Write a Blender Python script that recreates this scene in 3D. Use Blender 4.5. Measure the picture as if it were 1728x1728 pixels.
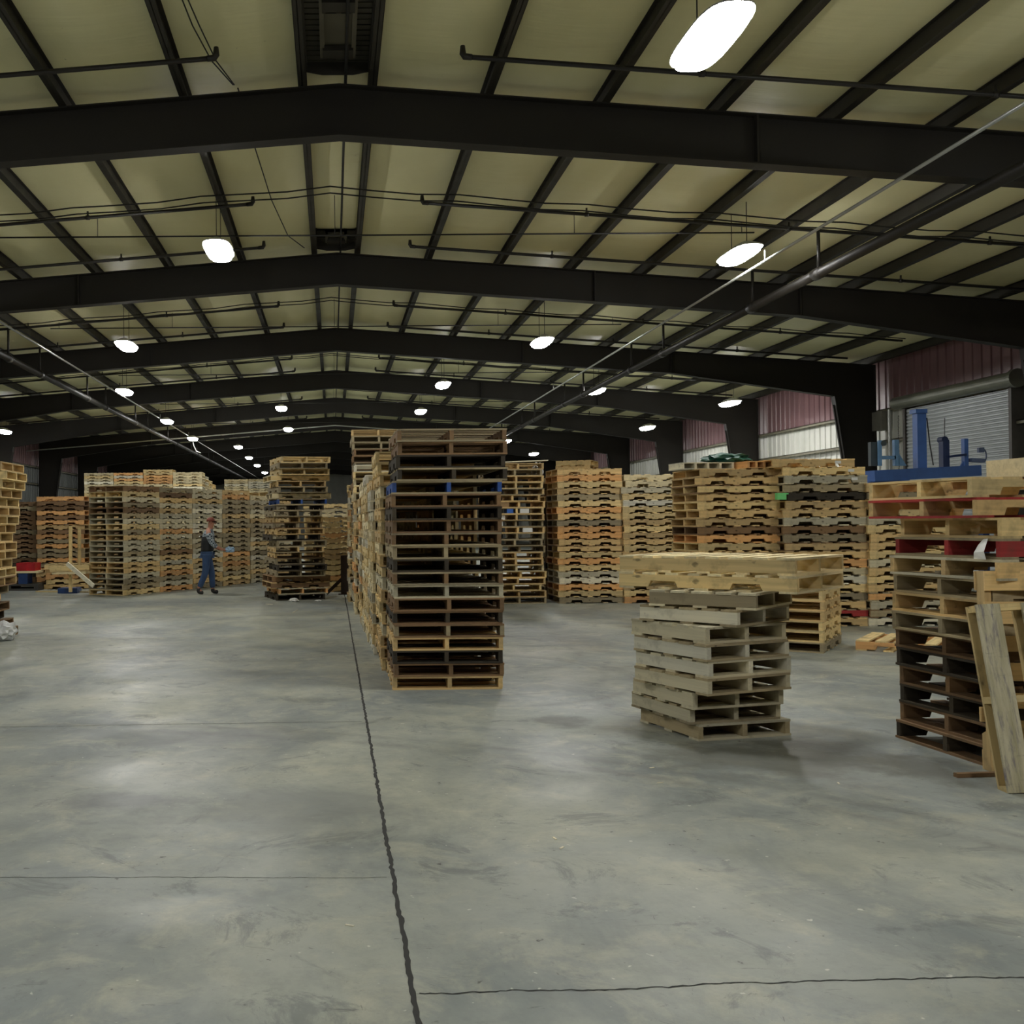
import bpy, bmesh, math, random
from mathutils import Vector, Matrix

for o in list(bpy.data.objects):
    bpy.data.objects.remove(o)
sc = bpy.context.scene
col = sc.collection
R = math.radians

# ------------------------------------------------------------------ camera
EYE = 1.55
FOC = 1730.0                       # focal length in pixels of the 1728 px frame
PPX = 576.0                        # the photo is the right part of a wider frame
YAW, PITCH, ROLL = 14 / FOC, 19 / FOC, 0.009
f = Vector((math.sin(YAW), math.cos(YAW), 0)) * math.cos(PITCH) + Vector((0, 0, math.sin(PITCH)))
f.normalize()
r0 = f.cross(Vector((0, 0, 1))).normalized()
u0 = r0.cross(f)
CR = r0 * math.cos(ROLL) - u0 * math.sin(ROLL)
CU = u0 * math.cos(ROLL) + r0 * math.sin(ROLL)
cd = bpy.data.cameras.new('camera')
cd.sensor_fit = 'HORIZONTAL'
cd.sensor_width = 36
cd.lens = FOC / 1728 * 36
cd.shift_x = (864 - PPX) / 1728
cd.clip_end = 400
cam = bpy.data.objects.new('camera', cd)
col.objects.link(cam)
cam.matrix_world = Matrix(((CR.x, CU.x, -f.x, 0), (CR.y, CU.y, -f.y, 0), (CR.z, CU.z, -f.z, EYE), (0, 0, 0, 1)))
sc.camera = cam

def spot(px, py, z=0.0):
    """point of the horizontal plane z seen at a pixel"""
    d = f + CR * ((px - PPX) / FOC) + CU * ((864 - py) / FOC)
    t = (z - EYE) / d.z
    return Vector((d.x * t, d.y * t, z))

def at(px, py, y):
    """point at depth y seen at a pixel"""
    d = f + CR * ((px - PPX) / FOC) + CU * ((864 - py) / FOC)
    t = y / d.y
    return Vector((d.x * t, y, EYE + d.z * t))

# ------------------------------------------------------------------ world, exposure
w = bpy.data.worlds.new('night'); sc.world = w
w.use_nodes = True
w.node_tree.nodes['Background'].inputs[0].default_value = (0.5, 0.55, 0.6, 1)
w.node_tree.nodes['Background'].inputs[1].default_value = 0.02
sc.view_settings.view_transform = 'Standard'
sc.view_settings.look = 'None'
sc.view_settings.gamma = 1
sc.view_settings.use_curve_mapping = False
sc.view_settings.exposure = 1.03
LAMP = 46.0
sc.cycles.use_denoising = True
sc.cycles.max_bounces = 8
sc.cycles.diffuse_bounces = 4
sc.cycles.sample_clamp_indirect = 6

# ------------------------------------------------------------------ helpers
rnd = random.Random(7)
def lin(c):
    return tuple(((v / 255) / 12.92 if v / 255 <= .04045 else ((v / 255 + .055) / 1.055) ** 2.4) for v in c)

class MB:
    def __init__(self): self.v = []; self.f = []; self.m = []; self.cur = 0
    def add(self, vs, fs, mat=None):
        n = len(self.v)
        self.v += [tuple(p) for p in vs]
        self.f += [tuple(i + n for i in q) for q in fs]
        self.m += [self.cur if mat is None else mat] * len(fs)
    def box(self, x0, x1, y0, y1, z0, z1, M=None, mat=None):
        vs = [Vector(p) for p in ((x0,y0,z0),(x1,y0,z0),(x1,y1,z0),(x0,y1,z0),(x0,y0,z1),(x1,y0,z1),(x1,y1,z1),(x0,y1,z1))]
        if M is not None: vs = [M @ p for p in vs]
        self.add(vs, [(0,3,2,1),(4,5,6,7),(0,1,5,4),(1,2,6,5),(2,3,7,6),(3,0,4,7)], mat)
    def bar(self, a, b, wx, wz, mat=None):
        """box beam between two points"""
        a = Vector(a); b = Vector(b); d = (b - a); L = d.length; d.normalize()
        up = Vector((0,0,1)) if abs(d.z) < .95 else Vector((0,1,0))
        s = d.cross(up).normalized(); up = s.cross(d)
        vs = []
        for q in (a, b):
            for i, j in ((-1,-1),(1,-1),(1,1),(-1,1)):
                vs.append(q + s * (i * wx / 2) + up * (j * wz / 2))
        self.add(vs, [(0,1,2,3),(4,7,6,5),(0,4,5,1),(1,5,6,2),(2,6,7,3),(3,7,4,0)], mat)
    def tube(self, pts, r, n=10, cap=True, mat=None):
        pts = [Vector(p) for p in pts]
        rings = []
        prev = None
        for i, p in enumerate(pts):
            d = (pts[min(i+1, len(pts)-1)] - pts[max(i-1, 0)]).normalized()
            if prev is None:
                up = Vector((0,0,1)) if abs(d.z) < .9 else Vector((1,0,0))
                s = d.cross(up).normalized()
            else:
                s = (prev - d * prev.dot(d)).normalized()
            prev = s
            t = d.cross(s)
            rr = r[i] if isinstance(r, (list, tuple)) else r
            rings.append([p + (s * math.cos(a) + t * math.sin(a)) * rr for a in [2*math.pi*k/n for k in range(n)]])
        vs = [q for g in rings for q in g]
        fs = []
        for i in range(len(pts) - 1):
            for k in range(n):
                fs.append((i*n+k, i*n+(k+1)%n, (i+1)*n+(k+1)%n, (i+1)*n+k))
        if cap:
            fs.append(tuple(range(n-1, -1, -1))); fs.append(tuple((len(pts)-1)*n + k for k in range(n)))
        self.add(vs, fs, mat)
    def prism(self, poly, axis, a, b, mat=None):
        """polygon in the plane normal to axis ('x': (y,z), 'y': (x,z), 'z': (x,y)) extruded from a to b"""
        def P(p, t):
            return {'x': (t, p[0], p[1]), 'y': (p[0], t, p[1]), 'z': (p[0], p[1], t)}[axis]
        n = len(poly)
        vs = [P(p, a) for p in poly] + [P(p, b) for p in poly]
        fs = [tuple(range(n)), tuple(range(2*n-1, n-1, -1))] + [(i, i+n, (i+1)%n+n, (i+1)%n) for i in range(n)]
        self.add(vs, fs, mat)
    def mesh(self, name, mats=(), smooth=False):
        me = bpy.data.meshes.new(name)
        me.from_pydata(self.v, [], self.f)
        for m in mats: me.materials.append(m)
        me.polygons.foreach_set('material_index', self.m)
        if smooth: me.polygons.foreach_set('use_smooth', [True] * len(self.f))
        me.update()
        bm = bmesh.new(); bm.from_mesh(me)
        bmesh.ops.recalc_face_normals(bm, faces=bm.faces)
        bm.to_mesh(me); bm.free()
        return me
    def build(self, name, mats, parent=None, smooth=False):
        if not isinstance(mats, (list, tuple)): mats = [mats]
        o = bpy.data.objects.new(name, self.mesh(name, mats, smooth))
        col.objects.link(o); o.parent = parent
        return o

def tag(o, label=None, cat=None, group=None, kind=None):
    if label: o['label'] = label
    if cat: o['category'] = cat
    if group: o['group'] = group
    if kind: o['kind'] = kind
    return o
def empty(name, loc=(0,0,0), rz=0, **k):
    o = bpy.data.objects.new(name, None); col.objects.link(o)
    o.location = loc; o.rotation_euler = (0, 0, rz); o.empty_display_size = .1
    return tag(o, **k)
ORD = ['zeroth','first','second','third','fourth','fifth','sixth','seventh','eighth','ninth','tenth','eleventh','twelfth','thirteenth',
       'fourteenth','fifteenth','sixteenth','seventeenth','eighteenth','nineteenth','twentieth','twenty-first','twenty-second',
       'twenty-third','twenty-fourth','twenty-fifth','twenty-sixth','twenty-seventh','twenty-eighth','twenty-ninth']

# ------------------------------------------------------------------ materials
class NT:
    def __init__(self, name):
        self.m = bpy.data.materials.new(name); self.m.use_nodes = True
        self.t = self.m.node_tree; self.b = self.t.nodes['Principled BSDF']
    def n(self, typ, **k):
        q = self.t.nodes.new(typ)
        for a, v in k.items(): setattr(q, a, v)
        return q
    def l(self, a, b): self.t.links.new(a, b)
    def val(self, sock, v):
        if isinstance(v, (int, float)): sock.default_value = v
        elif isinstance(v, tuple): sock.default_value = v if len(v) == len(sock.default_value) else tuple(v) + (1,)
        else: self.l(v, sock)
    def math(self, op, a, b=0.0, c=0.0, clamp=False):
        q = self.n('ShaderNodeMath', operation=op, use_clamp=clamp)
        self.val(q.inputs[0], a); self.val(q.inputs[1], b); self.val(q.inputs[2], c)
        return q.outputs[0]
    def ramp(self, v, a, b, lo=0.0, hi=1.0):
        q = self.n('ShaderNodeMapRange'); q.clamp = True
        self.val(q.inputs[0], v)
        for i, x in enumerate((a, b, lo, hi)): q.inputs[i+1].default_value = x
        return q.outputs[0]
    def mix(self, fac, a, b, mode='MIX'):
        q = self.n('ShaderNodeMix', data_type='RGBA', blend_type=mode)
        self.val(q.inputs[0], fac); self.val(q.inputs[6], a); self.val(q.inputs[7], b)
        return q.outputs[2]
    def coords(self, scale=(1,1,1), loc=(0,0,0), rot=(0,0,0), which='Object'):
        c = self.n('ShaderNodeTexCoord'); m = self.n('ShaderNodeMapping')
        m.inputs['Scale'].default_value = scale; m.inputs['Location'].default_value = loc; m.inputs['Rotation'].default_value = rot
        self.l(c.outputs[which], m.inputs[0]); return m.outputs[0]
    def noise(self, vec, scale, detail=4, rough=.55, dist=0.0):
        q = self.n('ShaderNodeTexNoise'); self.l(vec, q.inputs['Vector'])
        q.inputs['Scale'].default_value = scale; q.inputs['Detail'].default_value = detail
        q.inputs['Roughness'].default_value = rough; q.inputs['Distortion'].default_value = dist
        return q.outputs[0]
    def bump(self, h, s=.3, d=.01):
        q = self.n('ShaderNodeBump'); q.inputs['Strength'].default_value = s; q.inputs['Distance'].default_value = d
        self.l(h, q.inputs['Height']); self.l(q.outputs[0], self.b.inputs['Normal'])

def paint(name, rgb, rough=.5, metal=0.0, var=.25, scale=3.0):
    t = NT(name); c = lin(rgb)
    v = t.coords(); n = t.noise(v, scale, 5)
    a = t.mix(t.ramp(n, .3, .7), tuple(x * (1 - var) for x in c), tuple(min(1, x * (1 + var)) for x in c))
    t.l(a, t.b.inputs['Base Color'])
    t.b.inputs['Roughness'].default_value = rough; t.b.inputs['Metallic'].default_value = metal
    t.l(t.ramp(n, .3, .7, max(0, rough - .08), min(1, rough + .1)), t.b.inputs['Roughness'])
    return t.m

def wood(name, rgb, axis):
    t = NT(name); c = lin(rgb); k0 = min(1.28, .78 / max(c)); g0 = sum(c) / 3; c = tuple((x * .88 + g0 * .12) * k0 for x in c)
    sc_ = (1.2, 26, 26) if axis == 'x' else (26, 1.2, 26)
    v = t.coords(sc_)
    oi = t.n('ShaderNodeObjectInfo'); geo = t.n('ShaderNodeNewGeometry')
    vadd = t.n('ShaderNodeVectorMath', operation='ADD'); t.l(v, vadd.inputs[0])
    sh = t.math('MULTIPLY', geo.outputs['Random Per Island'], 40.0)
    cmb = t.n('ShaderNodeCombineXYZ'); t.l(sh, cmb.inputs[0]); t.l(sh, cmb.inputs[1]); t.l(sh, cmb.inputs[2])
    t.l(cmb.outputs[0], vadd.inputs[1])
    g = t.noise(vadd.outputs[0], 1.0, 5, .6, .4)
    st = t.noise(t.coords((3, 3, 3)), 1.6, 4, .6)
    a = t.mix(t.ramp(geo.outputs['Random Per Island'], 0, 1), tuple(x * y for x, y in zip(c, (.72, .70, .68))), tuple(min(1, x * y) for x, y in zip(c, (1.3, 1.28, 1.2))))
    a = t.mix(t.ramp(g, .4, .75, 0, .5), a, tuple(x * .5 for x in c))
    a = t.mix(t.ramp(st, .56, .74, 0, .5), a, lin((84, 78, 66)))
    kn = t.noise(t.coords((5, 11, 11) if axis == 'x' else (11, 5, 11)), 1.5, 2, .5)
    a = t.mix(t.ramp(kn, .69, .75, 0, .75), a, tuple(x * .25 for x in c))
    a = t.mix(1.0, a, t.mix(oi.outputs['Random'], (.74, .75, .78, 1), (1.16, 1.13, 1.06, 1)), 'MULTIPLY')
    t.l(a, t.b.inputs['Base Color'])
    t.b.inputs['Roughness'].default_value = .78
    t.b.inputs['Specular IOR Level'].default_value = .25
    t.bump(g, .35, .004)
    return t.m

TONES = {'p': ((214, 190, 134), 'pale pine'), 'c': ((226, 212, 170), 'cream'), 't': ((194, 166, 114), 'tan'), 'o': ((212, 160, 98), 'orange-brown'),
         'g': ((182, 176, 152), 'weathered grey'), 'b': ((122, 96, 68), 'brown'), 'k': ((62, 56, 47), 'dark dirty'), 'w': ((222, 218, 198), 'whitish'),
         'n': ((150, 138, 110), 'dull grey-brown'), 'B': ((38, 82, 160), 'blue-painted'), 'R': ((150, 44, 46), 'red-painted')}
WM = {}
for k_, (c_, n_) in TONES.items():
    for ax in 'xy':
        WM[k_, ax] = wood('wood_' + n_.replace(' ', '_') + '_' + ax, c_, ax)

M_steel = paint('dark_primer_steel', (30, 26, 20), .65, 0, .2, 1.5)
M_purlin = paint('purlin_steel', (38, 35, 28), .55, 0, .25, 2)
M_pipe = paint('black_pipe', (30, 27, 23), .5)
M_conduit = paint('galvanised_conduit', (170, 172, 168), .35, .6, .1)
M_wire = paint('cable_black', (28, 27, 25), .6)
M_house = paint('lamp_housing', (190, 190, 186), .4, .3)
M_white = paint('white_paper', (225, 226, 222), .6, 0, .06)
M_blue = paint('machine_blue', (66, 102, 166), .45, 0, .2)
M_bluedark = paint('machine_blue_dark', (30, 46, 84), .5)
M_curtain = paint('galvanised_curtain', (168, 174, 176), .42, .25, .08, 2.5)
M_barrel = paint('galvanised_barrel', (120, 122, 110), .4, .5, .2)
M_track = paint('door_track', (84, 80, 76), .5, .3)
M_galv = paint('vent_metal', (66, 64, 56), .45, .4, .3)
M_brown = paint('brown_steel', (52, 36, 27), .6)
M_card = paint('cardboard', (158, 128, 88), .8)
M_green = paint('green_tag', (110, 200, 120), .6)
M_tarp = paint('green_tarp', (28, 78, 64), .5)
M_bag = paint('white_plastic', (212, 214, 214), .3)
M_redp = paint('red_plastic', (178, 26, 36), .4)
M_bluep = paint('blue_plastic', (34, 66, 120), .4)
M_cart_blue = paint('blue_carton', (40, 92, 176), .5)

t = NT('lamp_lens')
t.b.inputs['Base Color'].default_value = (.9, .9, .9, 1)
t.b.inputs['Emission Color'].default_value = (1.0, .99, .955, 1)
t.b.inputs['Emission Strength'].default_value = LAMP
M_lens = t.m

def insulation():
    t = NT('roof_insulation')
    v = t.coords()
    n = t.noise(t.coords((1, .35, 1)), .9, 5, .6)
    n2 = t.noise(v, 9, 4, .7)
    a = t.mix(t.ramp(n, .3, .7), lin((222, 217, 168)), lin((236, 232, 188)))
    a = t.mix(t.ramp(n2, .70, .76, 0, .7), a, lin((120, 110, 70)))
    t.l(a, t.b.inputs['Base Color']); t.b.inputs['Roughness'].default_value = .45
    t.bump(t.noise(t.coords((.4, 3, 1)), 1.5, 3), .25, .05)
    return t.m
M_ins = insulation()

def panel(name, c1, c2, rough):
    t = NT(name)
    n = t.noise(t.coords((1, 2.5, .35)), 1.2, 5, .6)
    n2 = t.noise(t.coords(), .5, 3)
    a = t.mix(t.ramp(n, .35, .7), lin(c1), lin(c2))
    a = t.mix(t.ramp(n2, .45, .7, 0, .4), a, tuple(x * .5 for x in lin(c1)))
    t.l(a, t.b.inputs['Base Color']); t.b.inputs['Roughness'].default_value = rough
    return t.m
M_maroon = panel('maroon_wall_panel', (122, 90, 94), (140, 108, 110), .38)
M_wpanel_dim = panel('dimmed_white_wall_panel', (104, 108, 106), (126, 130, 128), .5)  # white panel darkened in its colour, for the wall with few lamps near
M_wpanel = panel('white_wall_panel', (214, 216, 206), (232, 232, 224), .4)

def concrete():
    t = NT('polished_concrete')
    v = t.coords()
    c = t.mix(t.ramp(t.noise(v, .22, 5, .6, .3), .40, .60), lin((142, 149, 147)), lin((166, 168, 152)))
    c = t.mix(t.ramp(t.noise(t.coords((1, .7, 1), (3, 9, 0)), .8, 7, .66, .6), .44, .62, 0, .8), c, lin((112, 120, 120)))
    c = t.mix(t.ramp(t.noise(v, 2.4, 7, .72, .5), .5, .68, 0, .6), c, lin((184, 182, 160)))
    c = t.mix(t.ramp(t.noise(t.coords((1, 1, 1), (20, 5, 0)), 1.5, 8, .75, 1.2), .56, .64, 0, .6), c, lin((94, 100, 100)))
    c = t.mix(t.ramp(t.noise(v, 7, 6, .8), .45, .7, 0, .35), c, lin((112, 116, 112)))
    # scuffs, scratches and specks
    c = t.mix(t.ramp(t.noise(t.coords((2.2, 7, 1), (0, 0, 0), (0, 0, .5)), 2.6, 5, .75, .8), .64, .70, 0, .65), c, lin((84, 88, 86)))
    c = t.mix(t.ramp(t.noise(t.coords((9, 2, 1), (4, 0, 0), (0, 0, -.6)), 3.2, 4, .8, 1.5), .67, .71, 0, .6), c, lin((76, 78, 76)))
    c = t.mix(t.ramp(t.noise(v, 14, 3, .6), .70, .74, 0, .8), c, lin((58, 58, 54)))
    c = t.mix(t.ramp(t.noise(t.coords((1, 1, 1), (7, 3, 0)), 20, 2, .5), .72, .76, 0, .7), c, lin((212, 212, 200)))
    # worn damp-looking patches, the short stack's painted shadow and stain, tyre arcs, each at its own place on the floor
    sep = t.n('ShaderNodeSeparateXYZ'); t.l(v, sep.inputs[0]); X, Y = sep.outputs[0], sep.outputs[1]
    nz = t.noise(v, 2.0, 6, .7)
    def dist(cx, cy, sy=1.0):
        dx = t.math('SUBTRACT', X, cx); dy = t.math('MULTIPLY', t.math('SUBTRACT', Y, cy), sy)
        return t.math('SQRT', t.math('ADD', t.math('MULTIPLY', dx, dx), t.math('MULTIPLY', dy, dy)))
    for cx, cy, rad, st, dark in ((-1.25, 5.75, .55, .5, (108, 112, 112)), (-1.0, 7.55, .9, .3, (122, 126, 126)), (1.75, 7.95, .28, 1, (96, 98, 94)),
                                  (2.9, 6.65, .95, .8, (98, 98, 90)), (3.6, 6.35, .5, .8, (98, 98, 90)), (-.2, 5.6, .8, .7, (126, 130, 124)),  # first two: short stack's shadow and dark stain, put into the colour
                                  (-1.9, 3.7, .45, .4, (116, 122, 124))):
        d = t.math('ADD', dist(cx, cy, 1 / max(.45, st)), t.math('MULTIPLY', t.math('SUBTRACT', nz, .5), rad * 2.2))
        c = t.mix(t.ramp(d, rad, rad * .45, 0, .75), c, lin(dark))
    for cx, cy, rad, wd, y0 in ((1.2, 10.3, 1.75, .1, 8.6), (1.0, 10.2, 2.05, .07, 8.6), (1.3, 10.6, 1.45, .06, 8.8), (-2.5, 1.0, 6.8, .10, 2.5), (-2.6, .8, 7.25, .07, 2.5),
                                (.6, 12.4, 2.3, .1, 10.4), (8.0, 13.0, 8.6, .12, 4.8), (8.0, 13.0, 9.0, .1, 4.8)):
        d = t.math('ABSOLUTE', t.math('SUBTRACT', dist(cx, cy), rad))
        m = t.math('MULTIPLY', t.ramp(d, wd, 0, 0, .5), t.ramp(nz, .35, .6))
        m = t.math('MULTIPLY', m, t.math('MULTIPLY', t.math('GREATER_THAN', Y, y0), t.math('GREATER_THAN', X, cx)))
        c = t.mix(m, c, lin((100, 102, 100)))
    t.l(c, t.b.inputs['Base Color'])
    rg = t.noise(v, 1.1, 5, .65, .4)
    t.l(t.ramp(rg, .35, .65, .36, .58), t.b.inputs['Roughness'])
    t.b.inputs['Specular IOR Level'].default_value = .5
    t.bump(t.noise(v, 5, 6, .6), .12, .01)
    return t.m
M_floor = concrete()
M_joint = paint('joint_filler', (48, 48, 46), .9, 0, .3, 30)

# ------------------------------------------------------------------ the building
RX = .12                                   # ridge line
XR, XL = 14.87, -14.63                     # inner faces of the long walls
Y0, Y1 = -12.0, 104.2
BAY, F1 = 7.62, 12.26
def roof(x): return 6.79 - .077 * abs(x - RX)       # top of the rafters = underside of the purlins

def floor_strip(name, pts, wfun):
    m = MB(); vs = []
    for i, (x, y) in enumerate(pts):
        a = Vector(pts[max(0, i-1)]); b = Vector(pts[min(len(pts)-1, i+1)])
        d = (b - a).normalized(); nn = Vector((-d.y, d.x))
        w1, w2 = wfun(i), wfun(i)
        vs += [(x + nn.x * w1, y + nn.y * w1, .0012), (x - nn.x * w2, y - nn.y * w2, .0012)]
    m.add(vs, [(2*i, 2*i+1, 2*i+3, 2*i+2) for i in range(len(pts)-1)])
    o = m.build(name, M_joint); tag(o, kind='structure'); return o

m = MB(); m.box(XL - .3, XR + .3, Y0, Y1, -.2, 0)
tag(m.build('floor', M_floor), kind='structure')
# long construction joint, saw cuts and cracks
pts = []; y = .6
while y < 75:
    pts.append((.252 - .0006 * y + rnd.uniform(-.004, .004) * (1 if y < 20 else 2), y)); y += .035 if y < 14 else .4
floor_strip('trim_1', pts, lambda i: rnd.uniform(.007, .012))
def crack(name, x0, x1, ya, yb, amp, wd, step=.03):
    pts = []; x = x0; off = 0
    while x < x1:
        off = max(-amp * 3, min(amp * 3, off + rnd.uniform(-amp, amp)))
        pts.append((x, ya + (yb - ya) * (x - x0) / (x1 - x0) + off)); x += step
    floor_strip(name, pts, lambda i: wd * rnd.uniform(.3, 1.3))
crack('trim_2', .27, 5.5, 3.395, 3.52, .006, .0045, .018)
crack('trim_3', -6.0, .24, 7.86, 8.03, .003, .0042)
crack('trim_4', -3.2, .24, 4.62, 4.50, .004, .0018, .02)
crack('trim_5', -6.0, .2, 13.9, 14.1, .003, .004, .08)
crack('trim_6', .3, 8.0, 10.9, 10.75, .003, .003, .05)

PUR = [-.32, -1.74, -3.17, -4.58, -6.0, -7.42, -8.84, -10.26, -11.68, -13.1, -14.3]
PUR_R = [.52, 1.91, 3.30, 4.69, 6.07, 7.42, 8.80, 10.2, 11.6, 13.0, 14.45]
# ceiling: insulation sheet sagging a little between purlins
allx = sorted([XL - .02] + PUR + PUR_R + [XR + .02])
prof = []
for a, b in zip(allx[:-1], allx[1:]):
    for k in range(6):
        s = k / 6; x = a + (b - a) * s
        prof.append((x, roof(x) + .205 - .05 * math.sin(math.pi * s) ** .8 * min(1, (b - a))))
prof.append((allx[-1], roof(allx[-1]) + .205))
m = MB(); ys = [Y0 + (Y1 - Y0) * i / 60 for i in range(61)]
n = len(prof)
vs = [(x, y, z) for y in ys for x, z in prof] + [(x, y, z + .12) for y in (Y0, Y1) for x, z in prof]
fs = [(j*n+i, j*n+i+1, (j+1)*n+i+1, (j+1)*n+i) for j in range(60) for i in range(n-1)]
b0 = 61 * n
fs += [(b0+i, b0+i+1, b0+n+i+1, b0+n+i) for i in range(n-1)]
m.add(vs, fs)
o = m.build('ceiling', M_ins, smooth=True); tag(o, kind='structure')

def ribbed_wall(name, x, sgn, y0, y1, z0, z1, zsplit):
    """side wall: upright ribbed sheets, whitish below, maroon above"""
    pr = []; y = y0
    while y < y1:
        pr += [(y, 0), (y + .24, 0), (y + .26, .03), (y + .30, .03), (y + .32, 0)]; y += .34
    m = MB()
    for za, zb, mi in ((z0, zsplit, 0), (zsplit, z1, 1)):
        vs = [(x - sgn * d, yy, za) for yy, d in pr] + [(x - sgn * d, yy, zb) for yy, d in pr]
        k = len(pr); m.add(vs, [(i, i+1, k+i+1, k+i) for i in range(k-1)], mi)
    m.box(min(x + sgn * .03, x + sgn * .12), max(x + sgn * .03, x + sgn * .12), y0, y1, z0, z1, mat=1)
    o = m.build(name, [M_wpanel if sgn > 0 else M_wpanel_dim, M_maroon]); tag(o, kind='structure'); return o
wr = ribbed_wall('wall_right', XR, 1, Y0, Y1, 0, 5.85, 4.42)
wl = ribbed_wall('wall_left', XL, -1, Y0, Y1, 0, 5.85, 4.42)
for nm, x, s in (('trim_7', XR, -1), ('trim_8', XL, 1)):
    m = MB()
    for z in (2.2, 3.62, 4.45):
        m.box(min(x + s*.03, x + s*.2), max(x + s*.03, x + s*.2), Y0, Y1, z - .01, z + .01)
        m.box(min(x + s*.19, x + s*.2), max(x + s*.19, x + s*.2), Y0, Y1, z - .07, z + .01)
    o = m.build(nm, paint('girt_' + nm, (120, 116, 98), .5)); tag(o, kind='structure')
for nm, y, s in (('wall_back', Y1, 1), ('wall_front', Y0, -1)):
    m = MB()
    m.prism([(XL - .1, 0), (XR + .1, 0), (XR + .1, 5.9), (RX, 7.1), (XL - .1, 5.9)], 'y', y, y + s * .1)
    tag(m.build(nm, M_wpanel if s > 0 else M_maroon), kind='structure')

# rigid frames
def zb(x):                                  # underside of the rafter
    d = abs(x - RX)
    return 6.176 - .075 * d if d < 9 else 5.501 - .15 * (d - 9)
for k in range(-2, 12):
    y = F1 + BAY * k
    if k >= 0:
        lab = ('dark steel roof frame nearest the camera' if k == 0 else
               'dark steel roof frame, %s one from the camera down the hall' % ORD[k + 1])
    else:
        lab = 'dark steel roof frame %s the camera, outside the photo' % ('just over' if k == -1 else 'well behind')
    fr = empty('portal_frame', (RX, y, 0), label=lab, cat='steel frame', group='steel portal frames of the hall')
    for s in (-1, 1):
        kn = 13.38; out = 14.5
        m = MB()
        xs = [0, 3, 6, 9, kn]
        low = [(s*x, zb(RX + s*x)) for x in xs]
        top = [(s*x, roof(RX + s*x)) for x in (out, 9, 6, 3, 0)]
        poly = low + [(s*out, 4.25), ] + top
        poly = low + [(s*(kn + .08), 4.62), (s*out, 4.62)] + top
        m.prism(poly, 'y', -.006, .006)
        for P, th in ((low, .016), (list(reversed(top)), -.016)):
            for a, b in zip(P[:-1], P[1:]):
                q = [(a[0], a[1]), (b[0], b[1]), (b[0], b[1] + th), (a[0], a[1] + th)]
                m.prism(q, 'y', -.11, .11)
        for xx in (5.0, 9.0):               # splice plates
            m.box(s*xx - .012, s*xx + .012, -.1, .1, zb(RX + s*xx), roof(RX + s*xx))
        m.build('rafter', M_steel, fr)
        m = MB()
        inn = [(s*14.1, 0), (s*kn, zb(RX + s*kn))]
        m.prism([(s*14.1, 0), (s*out, 0), (s*out, 4.62), (s*kn, 4.62)], 'y', -.006, .006)
        a, b = inn
        m.prism([a, b, (b[0] + s*.016, b[1]), (a[0] + s*.016, a[1])], 'y', -.11, .11)
        m.box(min(s*out, s*(out-.016)), max(s*out, s*(out-.016)), -.11, .11, 0, roof(RX + s*out) - .02)
        m.box(min(s*14.0, s*out), max(s*14.0, s*out), -.14, .14, 0, .02)
        m.build('column', M_steel, fr)

for side, L in (('left', PUR), ('right', PUR_R)):
    for i, x in enumerate(L):
        m = MB(); z = roof(x) + .001; s = 1 if x > RX else -1
        m.box(-.004, .004, Y0 + .1, Y1 - .1, 0, .2)
        m.box(-.05, .05, Y0 + .1, Y1 - .1, 0, .006)
        m.box(-.05, .05, Y0 + .1, Y1 - .1, .185, .191)
        m.box(.044 * s, .05 * s, Y0 + .1, Y1 - .1, 0, .02)
        o = m.build('purlin', M_purlin); o.location = (x, 0, z)
        tag(o, 'long dark steel roof purlin, %s from the ridge on the %s slope' % (ORD[i + 1], 'roll-up door' if side == 'right' else 'worker'), 'purlin', 'steel purlins under the roof')
        if side == 'left': o['label'] = 'long dark steel roof purlin, %s from the ridge on the slope over the worker' % ORD[i + 1]

# ------------------------------------------------------------------ roll-up door in the right wall
door = empty('door_1', (XR - .24, 24.2, 0), kind='structure')
dy0, dy1, dz = 21.95, 25.95, 4.3
m = MB(); z = 0
while z < dz:
    zz = [(0, 0), (.018, .02), (.018, .055), (0, .075)]
    for (a, za), (b, zb_) in zip(zz, zz[1:] + [(0, .09)]):
        m.add([(-a, dy0 - 24.2, z + za), (-a, dy1 - 24.2, z + za), (-b, dy1 - 24.2, z + zb_), (-b, dy0 - 24.2, z + zb_)], [(0, 1, 2, 3)])
    z += .09
m.build('door_curtain', M_curtain, door)
m = MB(); m.tube([(-.12, dy0 - 24.5, 4.5), (-.12, dy1 - 23.9, 4.5)], .16, 24)
m.tube([(-.12, dy0 - 24.62, 4.5), (-.12, dy0 - 24.5, 4.5)], .2, 24)
m.build('door_barrel', M_barrel, door, smooth=False)
for yy in (dy0 - .05, dy1 + .05):
    m = MB(); m.box(-.06, .22, yy - 24.2 - .05, yy - 24.2 + .05, 0, 4.5)
    m.build('door_track', M_track, door)
m = MB(); c0 = dy1 + .22 - 24.2
for k in range(70):
    m.tube([(-.1, c0, .7 + k * .05), (-.1, c0 + .012 * (-1) ** k, .735 + k * .05)], .009, 6)
m.build('hoist_chain', M_wire, door)

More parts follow.
